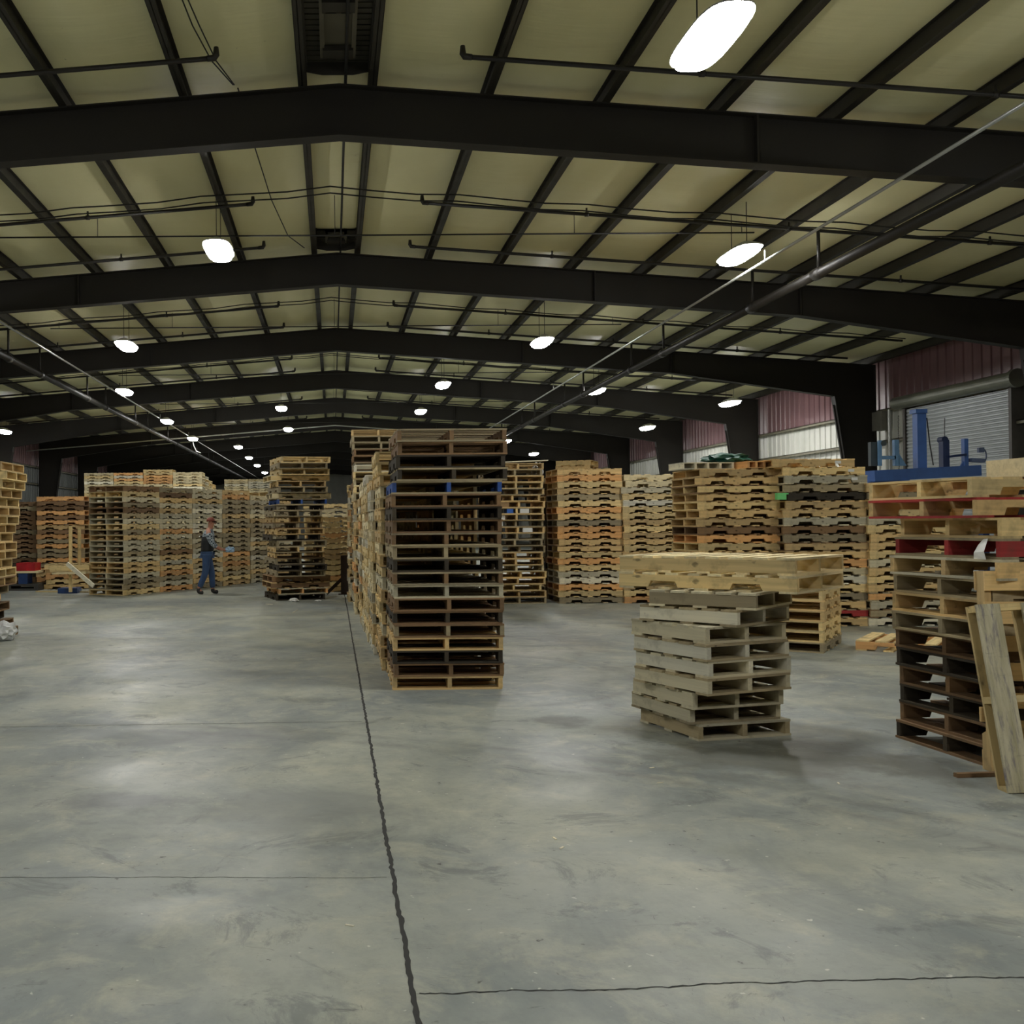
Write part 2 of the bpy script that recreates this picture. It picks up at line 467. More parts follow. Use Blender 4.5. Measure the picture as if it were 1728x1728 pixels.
# ------------------------------------------------------------------ lamps
def lamp_proto():
    r_ = empty('high_bay_lamp')
    def oval(a, b, z, e=3.2, n=28):
        o = []
        for k in range(n):
            t_ = 2 * math.pi * k / n; c_, s_ = math.cos(t_), math.sin(t_)
            o.append((a * math.copysign(abs(c_) ** (2 / e), c_), b * math.copysign(abs(s_) ** (2 / e), s_), z))
        return o
    def loft(rings):
        m = MB(); n = len(rings[0]); fs = [tuple(range(n)), tuple(range(len(rings)*n - 1, (len(rings)-1)*n - 1, -1))]
        for j in range(len(rings) - 1):
            fs += [(j*n+k, j*n+(k+1)%n, (j+1)*n+(k+1)%n, (j+1)*n+k) for k in range(n)]
        m.add([p for g in rings for p in g], fs); return m
    loft([oval(.225, .60, .04), oval(.225, .60, .055), oval(.14, .5, .10), oval(.09, .35, .15)]).build('housing', M_house, r_)
    loft([oval(.205, .565, .04), oval(.19, .54, -.01), oval(.15, .47, -.04), oval(.08, .3, -.055)]).build('lens', M_lens, r_)
    for q in (-.3, .3):
        m = MB(); m.tube([(0, q, 0), (0, q, 1)], .006, 6); h_ = m.build('hanger', M_wire, r_); h_.location.z = .15
    return r_
def copy_tree(o, parent=None):
    c = o.copy(); col.objects.link(c); c.parent = parent
    for ch in [q for q in bpy.data.objects if q.parent == o and q is not c]: copy_tree(ch, c)
    return c
BY = lambda k: 8.45 + BAY * k
lamps = [(3.17, 0, 3.97, 'glaring large lamp above the near roof bay, closest of all'),
 (-1.76, 1, 4.27, 'bright lamp just off the ridge beside the sprinkler elbows'),
 (6.44, 1, 4.15, 'bright lamp above the silvery conduit before the second frame'),
 (4.88, 2, 4.13, 'bright lamp against the third frame above the junk-filled stack'),
 (-4.74, 2, 4.12, 'bright lamp against the third frame over the worker side'),
 (3.4, 3, 4.18, 'lamp against the fourth frame above the front stack of the centre row'),
 (8.1, 3, 3.96, 'lamp beside the main sprinkler pipe over the stacks with orange pallets'),
 (-6.33, 3, 4.05, 'lamp on the conduit over the diagonal stacks, nearer of the conduit lamps'),
 (12.2, 3, 3.55, 'lamp near the panelled wall above the stack under the wall window strip'),
 (3.37, 4, 4.2, 'small lamp just above the top of the centre row'),
 (-1.93, 4, 4.36, 'small lamp near the ridge above the lone ragged stack'),
 (-6.27, 4, 3.9, 'small lamp on the conduit where the cross conduit meets it'),
 (12.0, 4, 3.51, 'small lamp near the panelled wall beyond the bright wall lamp'),
 (-12.46, 4, 3.57, 'lamp cut by the photo edge above the ragged edge stack'),
 (-2.0, 5, 4.26, 'tiny lamp near the ridge directly above the lone ragged stack'),
 (-6.34, 5, 3.87, 'tiny lamp past the conduit junction over the far pale stacks'),
 (7.9, 5, 3.65, 'tiny lamp touching the upper corner of the centre row'),
 (10.66, 6, 3.56, 'small far lamp over the junk-filled stack'),
 (-4.97, 6, 4.05, 'first of the five distant lamps in a receding line'),
 (-5.04, 7, 3.97, 'second of the five distant lamps in a receding line'),
 (-5.1, 8, 3.94, 'third of the five distant lamps in a receding line'),
 (-5.1, 9, 3.83, 'fourth of the five distant lamps in a receding line'),
 (-5.2, 10, 3.86, 'last of the five distant lamps in a receding line'),
 # unseen lamps added over, behind and beside the camera to light the near floor
 (-4.9, 0, 4.05, None), (9.5, 0, 3.7, None), (-8.2, 1, 3.8, None),
 (3.2, -1, 4.0, None), (-3.6, -1, 4.0, None), (9.5, -1, 3.7, None), (-9.0, -1, 3.7, None)]
proto = None
for i, (x, k, h, lab) in enumerate(lamps):
    o = proto if proto else None
    if o is None: o = proto = lamp_proto()
    else: o = copy_tree(proto)
    o.location = (x, BY(k), EYE + h)
    for ch_ in [q_ for q_ in bpy.data.objects if q_.parent == o and q_.name.startswith('hanger')]: ch_.scale.z = roof(x) + .17 - EYE - h - .15
    tag(o, lab or 'added lamp out of view %s the camera, %s' % ('behind' if k < 0 else ('beside' if k == 0 else 'ahead of'), 'worker side near the ridge' if -6 < x < 0 else 'worker side near the wall' if x < 0 else 'door side near the ridge' if x < 6 else 'door side near the wall'), 'ceiling lamp', 'high bay lamps under the roof')

# ------------------------------------------------------------------ pipes, conduits, cables
def tagged(m, name, mat, label, cat, group=None, loc=None, parent=None, smooth=False):
    o = m.build(name, mat, parent, smooth)
    if loc: o.location = loc
    if parent is None: tag(o, label, cat, group)
    return o
for s, side in ((-1, 'over the worker side'), (1, 'over the roll-up door side')):
    r_ = empty('sprinkler_main', (RX + s * 7.6, 0, 5.44), label='long dark main sprinkler pipe running down the hall ' + side, cat='pipe', group='main sprinkler pipes')
    m = MB(); m.tube([(0, -6, 0), (0, 100, 0)], .08, 14); m.build('pipe', M_pipe, r_, True)
    for k in range(8):
        for dy in (11.05, 16.12 - BAY + .0):
            yb = dy + BAY * k
            m = MB(); m.tube([(0, yb, .05), (0, yb, roof(RX + s*7.6) - 5.44 - .1)], .028, 8); m.tube([(0, yb - .12, 0), (0, yb + .12, 0)], .095, 12); m.build('riser', M_pipe, r_, True)
for k in range(0, 7):
    for j, dy in enumerate((8.5, 11.05)):
        for s in (-1, 1):
            y = dy + BAY * k
            xe = -1.27 if s < 0 else 1.50
            r_ = empty('sprinkler_pipe', (xe, y, roof(xe) - .09),
                       label='dark sprinkler branch pipe, %s crossing of roof bay %s, %s' % (('nearer', 'farther')[j], ORD[k + 1], ('worker side', 'roll-up door side')[s > 0]), cat='pipe', group='sprinkler branch pipes')
            L = 11.8
            m = MB(); m.tube([(0, 0, 0), (s * L, 0, -.077 * L)], .027, 10); m.build('pipe', M_pipe, r_, True)
            m = MB(); m.tube([(s * .05, 0, -.004), (-s * .03, 0, .005), (-s * .05, 0, .04), (-s * .05, 0, .12)], [.032, .036, .036, .026], 10); m.build('elbow', M_pipe, r_, True)
            for q in range(3):
                xx = 2.55 + q * 3.2
                m = MB(); m.tube([(s * xx, 0, -.077 * xx), (s * xx, 0, -.077 * xx + .1)], .016, 8); m.tube([(s * xx - .03, 0, -.077 * xx), (s * xx + .03, 0, -.077 * xx)], .036, 10)
                m.build('sprinkler_head', M_pipe, r_, True)
for k in range(1, 6):                       # horizontal lamp-feed conduits in the middle of the bays
    y = BY(k) + .33
    r_ = empty('lamp_conduit', (RX, y, EYE + 4.62), label='thin dark level conduit hung across roof bay %s feeding the lamps' % ORD[k + 1], cat='conduit', group='level lamp conduits')
    m = MB(); m.tube([(-6.7, 0, 0), (6.7, 0, 0)], .013, 8); m.build('conduit', M_wire, r_, True)
    for xx in (-6.5, -3.85, -.05, 3.8, 6.5):
        m = MB(); m.tube([(xx, 0, 0), (xx, 0, roof(RX + xx) - EYE - 4.62 + .03)], .006, 6); m.build('hanger_rod', M_wire, r_)
for k in range(1, 5):                       # pairs of cables under the purlins
    for j, dy in enumerate((-.63, -.32)):
        y = BY(k) + dy; m = MB(); pts = []
        for i in range(41):
            x = -13 + 26 * i / 40; pts.append((x, y + .02 * math.sin(i), roof(RX + x) - .16 - .02 * math.sin(i * 2.1)))
        m.tube(pts, .011, 6)
        tagged(m, 'cable', M_wire, 'thin black cable strung across roof bay %s, %s of its pair' % (ORD[k + 1], ('nearer', 'farther')[j]), 'cable', 'cables strung under the purlins')
m = MB()
for dx in (0, .05):
    pts = [(-1.48 + dx, 9.9, 6.80), (-1.40 + dx * 1.4, 10.5, 6.68), (-1.3 + dx, 11.3, 6.68), (-1.15 + dx * .3, 12.2, 6.80)]
    m.tube(pts, .008, 6)
m.tube([(-1.1, 12.3, 6.80), (-1.03, 14.0, 6.72), (-.92, 16, 6.62), (-.75, 18, 6.62), (-.5, 19.4, 6.78)], .009, 6)
tagged(m, 'loose_cable', M_wire, 'loose black cable drooping along the roof beside the ridge', 'cable')
m = MB(); m.tube([(.2, 5, 6.80), (.17, 40, 6.80), (.15, 95, 6.80)], .018, 8)
tagged(m, 'ridge_conduit', M_wire, 'thin dark conduit running along the roof ridge', 'conduit')
for s, y0, side in ((1, -4, 'roll-up door side'), (-1, 8, 'worker side')):
    r_ = empty('silver_conduit', (RX + s * 6.6, 0, 5.55), label='silvery electrical conduit running down the hall on the ' + side, cat='conduit', group='silvery long conduits')
    m = MB(); m.tube([(0, y0, .0), (0, 94, 0)], .022, 10); m.build('conduit', M_conduit, r_, True)
    for k in (1, 3, 5) if s > 0 else (3, 4, 5):
        m = MB(); m.tube([(0, BY(k) - .3, .0), (0, BY(k) - .3, .17)], .014, 8); m.build('drop', M_conduit, r_, True)
for k_, (xa, xb_, lab) in enumerate(((-6.6, 6.7, 'silvery conduit crossing the hall between the two long conduits'), (-14.2, -6.5, 'silvery conduit from the long conduit to the wall by the worker side'))):
    m = MB(); pts = [(x, 47.6, 6.10 - .075 * abs(x - RX)) for x in ([xa, RX, xb_] if k_ == 0 else [xa, xb_])]
    m.tube(pts, .028, 8); tagged(m, 'cross_conduit', M_conduit, lab, 'conduit', 'cross conduits')
m = MB(); m.tube([(-6.5, 47.5, 5.56), (-6.42, 47.5, 5.2), (-6.30, 47.5, 4.95), (-6.1, 47.5, 4.86)], .02, 8)
tagged(m, 'hanging_cable_end', M_conduit, 'pale loose cable end hanging at the conduit junction', 'cable')

# ridge ventilators
def vent(y0, y1, lab):
    r_ = empty('ridge_vent', (.1, (y0 + y1) / 2, roof(RX) + .02), label=lab, cat='roof vent')
    h = (y1 - y0) / 2
    m = MB(); m.box(-.36, .36, -h, h, .11, .12)
    k = -h
    while k < h: m.box(-.36, .36, k, k + .012, .10, .11); k += .12
    m.build('vent_plate', M_galv, r_)
    m = MB(); m.box(-.37, -.355, -h, h, 0, .15); m.box(.355, .37, -h, h, 0, .15)
    m.prism([(-.36, .12), (.36, .12), (.36, -.0), (.18, -.035), (-.18, -.035), (-.36, -.0)], 'y', h - .02, h); m.box(-.36, .36, -h, -h + .02, 0, .12)
    m.build('vent_rim', M_purlin, r_)
    m = MB(); m.box(-.2, -.15, -h, h - .3, .03, .10); m.box(.15, .2, -h, h - .3, .03, .10); m.box(-.15, .15, -h, h - .3, .07, .10)
    m.build('duct', paint('vent_duct', (92, 88, 74), .5, .2), r_)
    for q in (h - .55, h - 1.6, h - 2.9):
        if q > -h:
            m = MB(); m.box(-.17, .17, q, q + .22, -.0, .06); m.box(-.13, -.02, q + .2, q + .23, .0, .05); m.box(.03, .13, q + .2, q + .23, 0, .05)
            m.build('damper', M_purlin, r_)
vent(4.5, 11.9, 'dark metal ridge vent before the frame nearest the camera')
vent(18.7, 19.6, 'small dark ridge vent before the second frame')

# ------------------------------------------------------------------ pallets
def pallet_template(key, W, L, hS, notch, ntop, nbot, seed, wide=(.085, .14), drop=True):
    """meshes for one kind of pallet, centred, standing on z=0; deck boards along x, stringers along y"""
    q = random.Random(seed); tb = .016
    parts = {}
    st = []
    for i in range(3):
        x = (-W/2 + .019, q.uniform(-.02, .02), W/2 - .019)[i]
        z0, z1 = tb, tb + hS
        if notch:
            c = [L * .27 - L/2 + q.uniform(-.01, .01), L * .73 - L/2 + q.uniform(-.01, .01)]; hw = .115; nh = hS * .5
            P = [(-L/2, z0)]
            for cc in c: P += [(cc - hw, z0), (cc - hw + .02, z0 + nh), (cc + hw - .02, z0 + nh), (cc + hw, z0)]
            P += [(L/2, z0), (L/2, z1), (-L/2, z1)]
        else:
            P = [(-L/2, z0), (L/2, z0), (L/2, z1), (-L/2, z1)]
        m = MB(); m.prism(P, 'x', x - .019, x + .019); st.append(m)
    parts['stringers'] = st
    def deck(nb, z0, z1, drop):
        m = MB(); ws = [q.uniform(*wide) for _ in range(nb)]
        ws[0] = max(ws[0], .12); ws[-1] = max(ws[-1], .12)
        gap = (L - sum(ws)) / max(1, nb - 1); y = -L/2
        for i, wd in enumerate(ws):
            if i != drop:
                dx = q.uniform(-.006, .006); sk = R(q.uniform(-.5, .5)); cy = y + wd/2
                M = Matrix.Translation((dx, cy, 0)) @ Matrix.Rotation(sk, 4, 'Z')
                m.box(-W/2 - q.uniform(0, .004), W/2 + q.uniform(0, .004), -wd/2, wd/2, z0, z1, M)
            y += wd + gap
        return m
    parts['top'] = deck(ntop, tb + hS, 2*tb + hS, q.choice([None, None, None, 3]) if drop else None)
    parts['bottom'] = deck(nbot, 0, tb, q.choice([None, None, 1, 2]) if drop else None)
    parts['h'] = 2*tb + hS; parts['W'] = W; parts['L'] = L
    me = [m.mesh(key + '_stringer', [None]) for m in st]
    parts['me'] = (me, parts['top'].mesh(key + '_top', [None]), parts['bottom'].mesh(key + '_bottom', [None]))
    return parts
TPL = {'std': [pallet_template('std%d' % i, 1.016, 1.219, .089, True, 7, 5, 10 + i) for i in range(6)],
       'plain': [pallet_template('plain%d' % i, 1.016, 1.219, .089, False, 7, 5, 40 + i) for i in range(3)],
       'small': [pallet_template('small%d' % i, .74, .767, .084, False, 5, 3, 60 + i, drop=False) for i in range(3)],
       'lean': [pallet_template('lean', 1.06, 1.15, .075, False, 5, 5, 120, (.11, .14), drop=False)],
       'wide': [pallet_template('wide%d' % i, .98, 1.15, .097, True, 6, 4, 80 + i) for i in range(4)],
       'new': [pallet_template('new%d' % i, .93, 1.31, .089, i == 0, 8, 5, 90 + i, (.085, .105), drop=False) for i in range(2)]}

t = NT('purple_stained_wood')
g = t.noise(t.coords((2, 14, 14)), 1.2, 5, .6)
a = t.mix(t.ramp(g, .3, .7), lin((214, 206, 178)), lin((160, 152, 118)))
a = t.mix(t.ramp(t.noise(t.coords((4, 26, 1), (2, 0, 0)), 1.3, 6, .7), .50, .66, 0, .75), a, lin((96, 88, 112)))
a = t.mix(t.ramp(t.noise(t.coords((30, 3, 1), (5, 0, 0)), 1.0, 4, .7), .6, .7, 0, .5), a, lin((90, 92, 84)))
t.l(a, t.b.inputs['Base Color']); t.b.inputs['Roughness'].default_value = .7
M_stain = t.m
def set_mat(o, m):
    o.material_slots[0].link = 'OBJECT'; o.material_slots[0].material = m
N_IND = [0]
def pallet(tp, ctr, rot, tone, label, group=None, euler=None, dtone=None):
    r_ = empty('pallet', ctr, R(rot), label=label, cat='pallet', group=group)
    if euler: r_.rotation_euler = euler
    me, mt, mb = tp['me']; dtone = dtone or tone
    for s in me:
        o = bpy.data.objects.new('stringer', s); col.objects.link(o); o.parent = r_; set_mat(o, WM[tone, 'y'])
    for nm, q in (('top_deck', mt), ('bottom_deck', mb)):
        o = bpy.data.objects.new(nm, q); col.objects.link(o); o.parent = r_; set_mat(o, WM[dtone, 'x'])
    N_IND[0] += 1
    return r_

STUFF = MB(); TK = list(TONES)
SM = [WM[k, a] for k in TK for a in 'xy']
def stuff_pallet(tp, ctr, rot, tone):
    M = Matrix.Translation(ctr) @ Matrix.Rotation(R(rot), 4, 'Z'); ti = TK.index(tone) * 2
    for mb, mi in [(s, ti + 1) for s in tp['stringers']] + [(tp['top'], ti), (tp['bottom'], ti)]:
        STUFF.add([M @ Vector(v) for v in mb.v], mb.f, mi)

def uv(r):
    a = R(r); return Vector((math.cos(a), math.sin(a))), Vector((-math.sin(a), math.cos(a)))
def stack(name, C, rot, n, tones, kind='std', jit=.012, jr=1.0, ind=True, offs=None, z0=0, group=None, only=None, mix=.12, seed=0):
    """C = corner where deck edge (direction rot) and stringer edge meet; tones: string, one letter per pallet or a palette with *"""
    q = random.Random(hash_(name) + seed)
    u, v = uv(rot); z = z0; out = []
    for i in range(n):
        tp = q.choice(TPL[kind]); W, L = tp['W'], tp['L']
        dx, dy, dr = q.uniform(-jit, jit), q.uniform(-jit, jit), q.uniform(-jr, jr)
        if offs and i < len(offs) and offs[i]:
            dx += offs[i][0]; dy += offs[i][1]; dr += offs[i][2]
        c = Vector(C) + u * (W/2 + dx) + v * (L/2 + dy)
        tone = q.choice(tones[1:]) if tones[0] == '*' else tones[min(i, len(tones)-1)]
        dt = tone if q.random() > mix else q.choice('ntgb')
        if tone in 'BR': dt = 'n'
        if ind is True or (callable(ind) and ind(i)):
            pos = 'bottom pallet' if i == 0 else ('top pallet' if i == n - 1 else '%s pallet from the floor' % ORD[i + 1])
            lab = '%s %s in %s' % (TONES[tone][1], pos, name)
            out.append(pallet(tp, (c.x, c.y, z), rot + dr, tone, lab, group or ('pallets of ' + name), dtone=dt))
        else:
            stuff_pallet(tp, (c.x, c.y, z), rot + dr, tone)
        z += tp['h']
    return out, z
def hash_(s):
    h = 0
    for ch in s: h = (h * 131 + ord(ch)) % 1000003
    return h

# --- centre row, ends towards the camera
offs = [None] * 16 + [(.045, 0, .3), (.04, .0, -.3), (.05, 0, .2), (.045, -.01, .4)]
A1, _ = stack('the front stack of the centre row', (.553, 9.5), 0, 20, 'tbktnkbgbknbbkbBkkbb', jit=.01, jr=.5, offs=offs, mix=.3)
A2, _ = stack('the second stack of the centre row', (.50, 10.78), 0, 19, '*ppttcgwp', jit=.02, jr=1, offs=[None] * 17 + [(-.05, -.02, 0), (-.03, 0, 0)])
stack('x3', (.46, 12.06), 0, 17, '*cwptcgp', ind=False, jit=.02)
stack('x4', (.45, 13.34), .5, 18, '*cwptcwp', ind=False, jit=.02)
stack('x5', (.44, 14.62), 0, 18, '*cwptcgp', ind=False, jit=.02)
stack('x6', (.42, 15.90), 0, 18, '*cwptogp', ind=False, jit=.02)
stack('x7', (.36, 17.4), 0, 21, '*cwptogp', ind=False, jit=.02)
stack('x8', (.37, 18.8), 0, 27, '*tnbbngt', ind=False, jit=.02)
stack('x9', (.30, 20.2), 0, 19, '*cwptogp', ind=False, jit=.02)
# --- lone ragged stack
q = random.Random(5)
offs = [((-.02, .02)[i % 2] * q.uniform(.3, 1.6) + (.06 if 16 <= i else 0) - (.05 if 10 <= i < 16 else 0), q.uniform(-.1, .1), q.uniform(-3, 3)) for i in range(24)]
for k_, a_ in ((17, 88), (3, 92), (20, 90), (2, 91)): offs[k_] = (offs[k_][0], offs[k_][1], a_)
P = spot(467, 1014)
stack('the lone ragged stack', (P.x, P.y), 13, 24, 'kobbnknttnktntnkBcntppnp', jit=.0, jr=0, offs=offs, mix=.4)
# --- stack behind the guard post
stack('x10', (-.62, 24.2), -90, 14, '*pttpo', ind=False, jit=.012)
stack('x11', (-.75, 27.5), -90, 17, '*pcpt', ind=False, jit=.02)
# --- diagonal wall of stacks
P = spot(210, 1005.5); u, v = uv(-29.4)
pal = ['*ntgnbgpt', '*tgnobtgt', '*ggntwgtn', '*ntnbtopt', '*ntgcnwtg', '*ntgpnt']
names = ['the corner stack of the diagonal wall', 'the stack next to that corner stack', 'the stack right behind the worker']
for i in range(6):
    C = Vector((P.x, P.y)) + v * (1.235 * i) - u * 1.016
    stack(names[i] if i < 3 else 'x%d' % (20 + i), C, -29.4, 20 - (i == 4) , pal[i], ind=i < 3, jit=.012, jr=.8)
# --- back stacks near the debris
P = spot(66, 990)
stack('x30', (P.x, P.y + 1.016), -93, 19, '*oobnbto', ind=False, jit=.02, jr=1.5)
P = spot(-15, 990)
stack('x31', (P.x, P.y + 1.116), -93, 18, '*bnbkb', ind=False, jit=.02, jr=1.5)
P = spot(150, 988)
stack('x32', (P.x, P.y + 1.716), -93, 18, '*tobnb', ind=False, jit=.02, jr=1.5)
# --- far pale stacks
for j in range(4):
    for i in range(4):
        n_ = [31, 31, 32, 31][i] - j
        stack('z%d%d' % (i, j), (-10.42 + 1.24 * i, 43 + 1.06 + j * 1.3), -90, n_, ['*cpwc', '*pcwo', '*pcop', '*cwpc'][i], ind=False, jit=.01, jr=.5)
stack('z9', (-5.6, 54), -90, 32, '*cw', ind=False, jit=.01)
stack('z10', (-4.35, 54), -90, 32, '*cw', ind=False, jit=.01)
# --- ragged stack at the photo's edge, ends towards the aisle
xr = [32, 24, 9, 19, 3, 18, 30, 30, 24, 30, 30, 24, 30, 34, 35, 34, 40, 45, 50, 44][::1]
offs = [(q.uniform(-.03, .03), -(x - 32) * .0085, q.uniform(-2, 2)) for x in xr]
P = spot(28, 1073)
F_, _ = stack('the ragged stack beside the plastic bag', (-4.53, 13.75), 90, 20, 'bbkbtntppttptptptppt', jit=0, jr=0, offs=offs)
# --- junk-filled stack behind the centre row
P = spot(827, 1019)
offs = [(q.uniform(-.04, .05), q.uniform(-.05, .05), q.uniform(-2, 2)) for i in range(22)]
G_, gz = stack('the junk-filled stack', (2.96, 19.4), 0, 22, 'ntptpcttnnntntptttptnt', jit=0, jr=0, offs=offs, mix=.2)
# --- notched-side stacks
def side_stack(name, xl, yf, n_, tones, rot=-90, **k):
    u, v = uv(rot); C = Vector((xl, yf)) - u * 1.016
    return stack(name, C, rot, n_, tones, **k)
P = spot(943, 1018.5)
side_stack('the orange-brown stack', P.x, P.y, 21, 'npowgpopttoontopntpot', jit=.012)
P2 = spot(1053, 1018)
side_stack('the white-topped stack', P2.x, P2.y, 20, 'optptoptpttptppwpgcc', jit=.015, offs=[None] * 17 + [(0, .0, -3), (.02, .11, -6), (.04, .13, -9)])
for dx in (0, 1.3):                          # second line behind them
    side_stack('w%d' % int(dx * 10), P.x + dx, P.y + 1.25, 20, '*nbtk', ind=False)
stack('w3', (5.2, 23.0), -90, 20, '*ttp', ind=False, jit=.02)
stack('w4', (5.62, 22.3), 62, 4, '*tpt', 'small', ind=False, jit=.01, z0=20 * .121)
P = spot(1182, 1062)
I1, z1 = side_stack('the stack behind the two new pallets', 5.32, 14.9, 19, 'ttptnptptpobttptptto'[0:19], ind=lambda i: i >= 8, jit=.03, jr=2, rot=-88)
P = spot(1325, 1058)
I2, z2 = side_stack('the stack with the green tag', P.x, P.y, 20, 'tRtnpwcottnbgttkngpt', jit=.02, jr=1.2, rot=-88,
                    offs=[None] * 14 + [(0, .05, 0), (0, .05, .5), (0, .02, 0), (0, .02, 0), (0, .0, 0), (0, -.16, 1)])
P3 = spot(1468, 1057)
side_stack('the stack under the blue machine', P3.x, P3.y, 17, 'wngotptgpttpgptnt', jit=.025, jr=1.5)
stack('w5', (7.1, 16.1 + 1.016), -90, 19, '*tpnb', ind=False, jit=.02)
stack('w6', (5.84, 16.1 + 1.016), -90, 20, '*tpnb', ind=False, jit=.02)
stack('w7', (8.36, 16.1 + 1.016), -90, 16, '*tpnb', ind=False, jit=.02)
# --- small pale stack
P = spot(1390, 1103); u, v = uv(-35)
stack('the small pale stack', Vector((P.x, P.y)) - u * 1.016, -35, 7, 'nppttpp', jit=.008, jr=.6, mix=0)
# --- short grey stack with two new pallets across its top
K = [(2.543, 7.17, 13.5, 'n'), (2.49, 7.18, 14.5, 'g'), (2.486, 7.11, 15, 'g'), (2.54, 6.97, 22, 'g'), (2.556, 6.99, 22, 'w'), (2.54, 6.98, 22, 'w'),
     (2.547, 7.02, 23, 'g'), (2.76, 7.0, 40, 'w'), (2.88, 6.98, 48, 'n')]
z = 0
for i, (x, y, r_, tn) in enumerate(K):
    tp = TPL['small'][i % 3]; u, v = uv(r_)
    c = Vector((x, y)) + u * tp['W'] / 2 + v * tp['L'] / 2
    pallet(tp, (c.x, c.y, z), r_, tn, '%s %s in the short square stack' % (TONES[tn][1], 'bottom pallet' if i == 0 else '%s pallet from the floor' % ORD[i + 1]), 'small pallets of the short square stack', dtone=('n' if i % 2 else 'g'))
    z += tp['h']
for i, (x, y, r_, lab) in enumerate(((3.11, 6.86, 46, 'new pine pallet with notched side laid across the short square stack'), (3.115, 6.9, 45, 'new pale pallet with bright deck boards topping the short square stack'))):
    tp = TPL['new'][i]; u, v = uv(r_); c = Vector((x, y)) + u * tp['W'] / 2 + v * tp['L'] / 2
    pallet(tp, (c.x, c.y, z), r_, 'p', lab, 'new pallets across the short square stack', dtone='c'); z += tp['h']
# --- stack with the leaning pallets
offs = [(0, -.02, 0), (.0, .0, 0), (.0, -.0, 1), (0, .0, 0), (0, -.02, -1), (0, -.02, 0), (0, -.04, 1), (0, -.04, 0), (0, -.02, -1), (0, -.05, 3), (0, .0, 2), (0, .03, 0)]
L_, lz = stack('the stack behind the leaning pallets', (3.99, 7.23), -85, 12, 'kbkbkbntntRp', kind='wide', jit=.01, jr=.8, offs=offs, mix=.25)
u, v = uv(-80)
tpb = TPL['wide'][0]
for i, tn in enumerate('tp'):
    c = Vector((3.86, 7.34)) + u * .49 + v * .57
    pallet(tpb, (c.x, c.y, lz), -80 - 2 * i, tn, ['tan pallet with a red board under the topmost one by the leaning pallets', 'pale topmost pallet of the stack behind the leaning pallets'][i], 'top pallets behind the leaning pallets', dtone='R' if i == 0 else 'p')
    lz += tpb['h']
# leaning pallets: deck boards upright, stringers level
def leaning(tp, px, py, tilt, yaw, tone, lab, upright_long=False, back=0, roll=0):
    r_ = pallet(tp, (0, 0, 0), 0, tone, lab, 'pallets leaning on the stack')
    W, L, H = tp['W'], tp['L'], tp['h']
    if upright_long:      # stringers upright: local y -> up, x -> across
        B = Matrix(((1, 0, 0), (0, 0, 1), (0, 1, 0))).to_4x4(); B = Matrix(((1, 0, 0, 0), (0, 0, -1, 0), (0, 1, 0, 0), (0, 0, 0, 1))); up, ac = L, W
    else:                 # x -> up, y -> across
        B = Matrix(((0, 1, 0, 0), (0, 0, 1, 0), (1, 0, 0, 0), (0, 0, 0, 1))); up, ac = W, L
    base = spot(px, py)
    T = Matrix.Translation((base.x, base.y + back, 0)) @ Matrix.Rotation(yaw, 4, 'Z') @ Matrix.Rotation(-tilt, 4, 'X') @ Matrix.Rotation(-roll, 4, 'Y') @ Matrix.Translation((ac / 2, 0, up / 2)) @ B
    r_.matrix_world = T
    return r_
LP = leaning(TPL['lean'][0], 1703, 1340, R(10.5), R(-3), 'p', 'pine pallet on its side with purple-stained board, leaning on the stack', roll=R(3.2))
for ch_ in LP.children:
    if ch_.name.startswith('bottom_deck'): set_mat(ch_, M_stain); ch_['label'] = 'whitish boards with purple stains'
L2 = leaning(TPL['std'][2], 1708, 1316, R(2.5), R(-5), 't', 'tan pallet standing on end behind the stained leaning pallet', True, .28)
# loose pallet on the floor behind
P = spot(1444, 1092); tp = TPL['std'][3]; u, v = uv(-48)
a = spot(1444, 1097)
c = Vector((a.x, a.y)) + Vector((math.cos(R(-38)), math.sin(R(-38)))) * .61 + Vector((math.sin(R(38)), math.cos(R(38)))) * .5
pallet(tp, (c.x, c.y, 0), 52, 'o', 'yellowish pallet lying alone on the floor by the small pale stack', dtone='p')
# junk-topped pallets above the stack with the green tag
st_ = STUFF.build('stacked_pallets', SM)
tag(st_, 'packed rows of stacked wooden pallets filling the rest of the hall', 'pallets', kind='stuff')

# ------------------------------------------------------------------ loose planks, posts, papers
def plank(a, b, wx, wz, tone, label, group='loose boards'):
    m = MB(); m.bar(a, b, wx, wz); o = m.build('board', WM[tone, 'x']); tag(o, label, 'board', group); return o
Y = spot(120, 1003).y
plank(at(119, 999, Y), at(119, 888, Y), .06, .09, 'p', 'tall upright bare board standing at the debris pile')
plank(at(134, 960, Y + .3), at(134, 891, Y + .3), .06, .09, 'p', 'shorter upright board beside the tall upright board')
plank(at(113, 951, Y - 1.2), at(158, 989, Y - 1.5), .03, .09, 'w', 'whitish board slanting down towards the corner stack')
plank(at(86, 961, Y - .2), at(152, 957, Y - .2), .2, .10, 'p', 'thick pale board lying across the debris pile')
plank(at(93, 967, Y - .1), at(150, 966, Y - .3), .3, .05, 'c', 'pale board under the thick board of the debris pile')
plank(spot(62, 998, .015), spot(150, 999, .015), .1, .03, 'p', 'thin board lying on the floor before the debris pile')
tp = TPL['std'][0]
for i in range(5):
    c = spot(124, 992)
    pallet(tp, (c.x + .04 * (i % 2), c.y + .02, i * .121), -90 + 4 * (i % 3), 'tpotp'[i], '%s pallet from the floor in the low debris pile' % ORD[i + 1], 'pallets of the low debris pile')
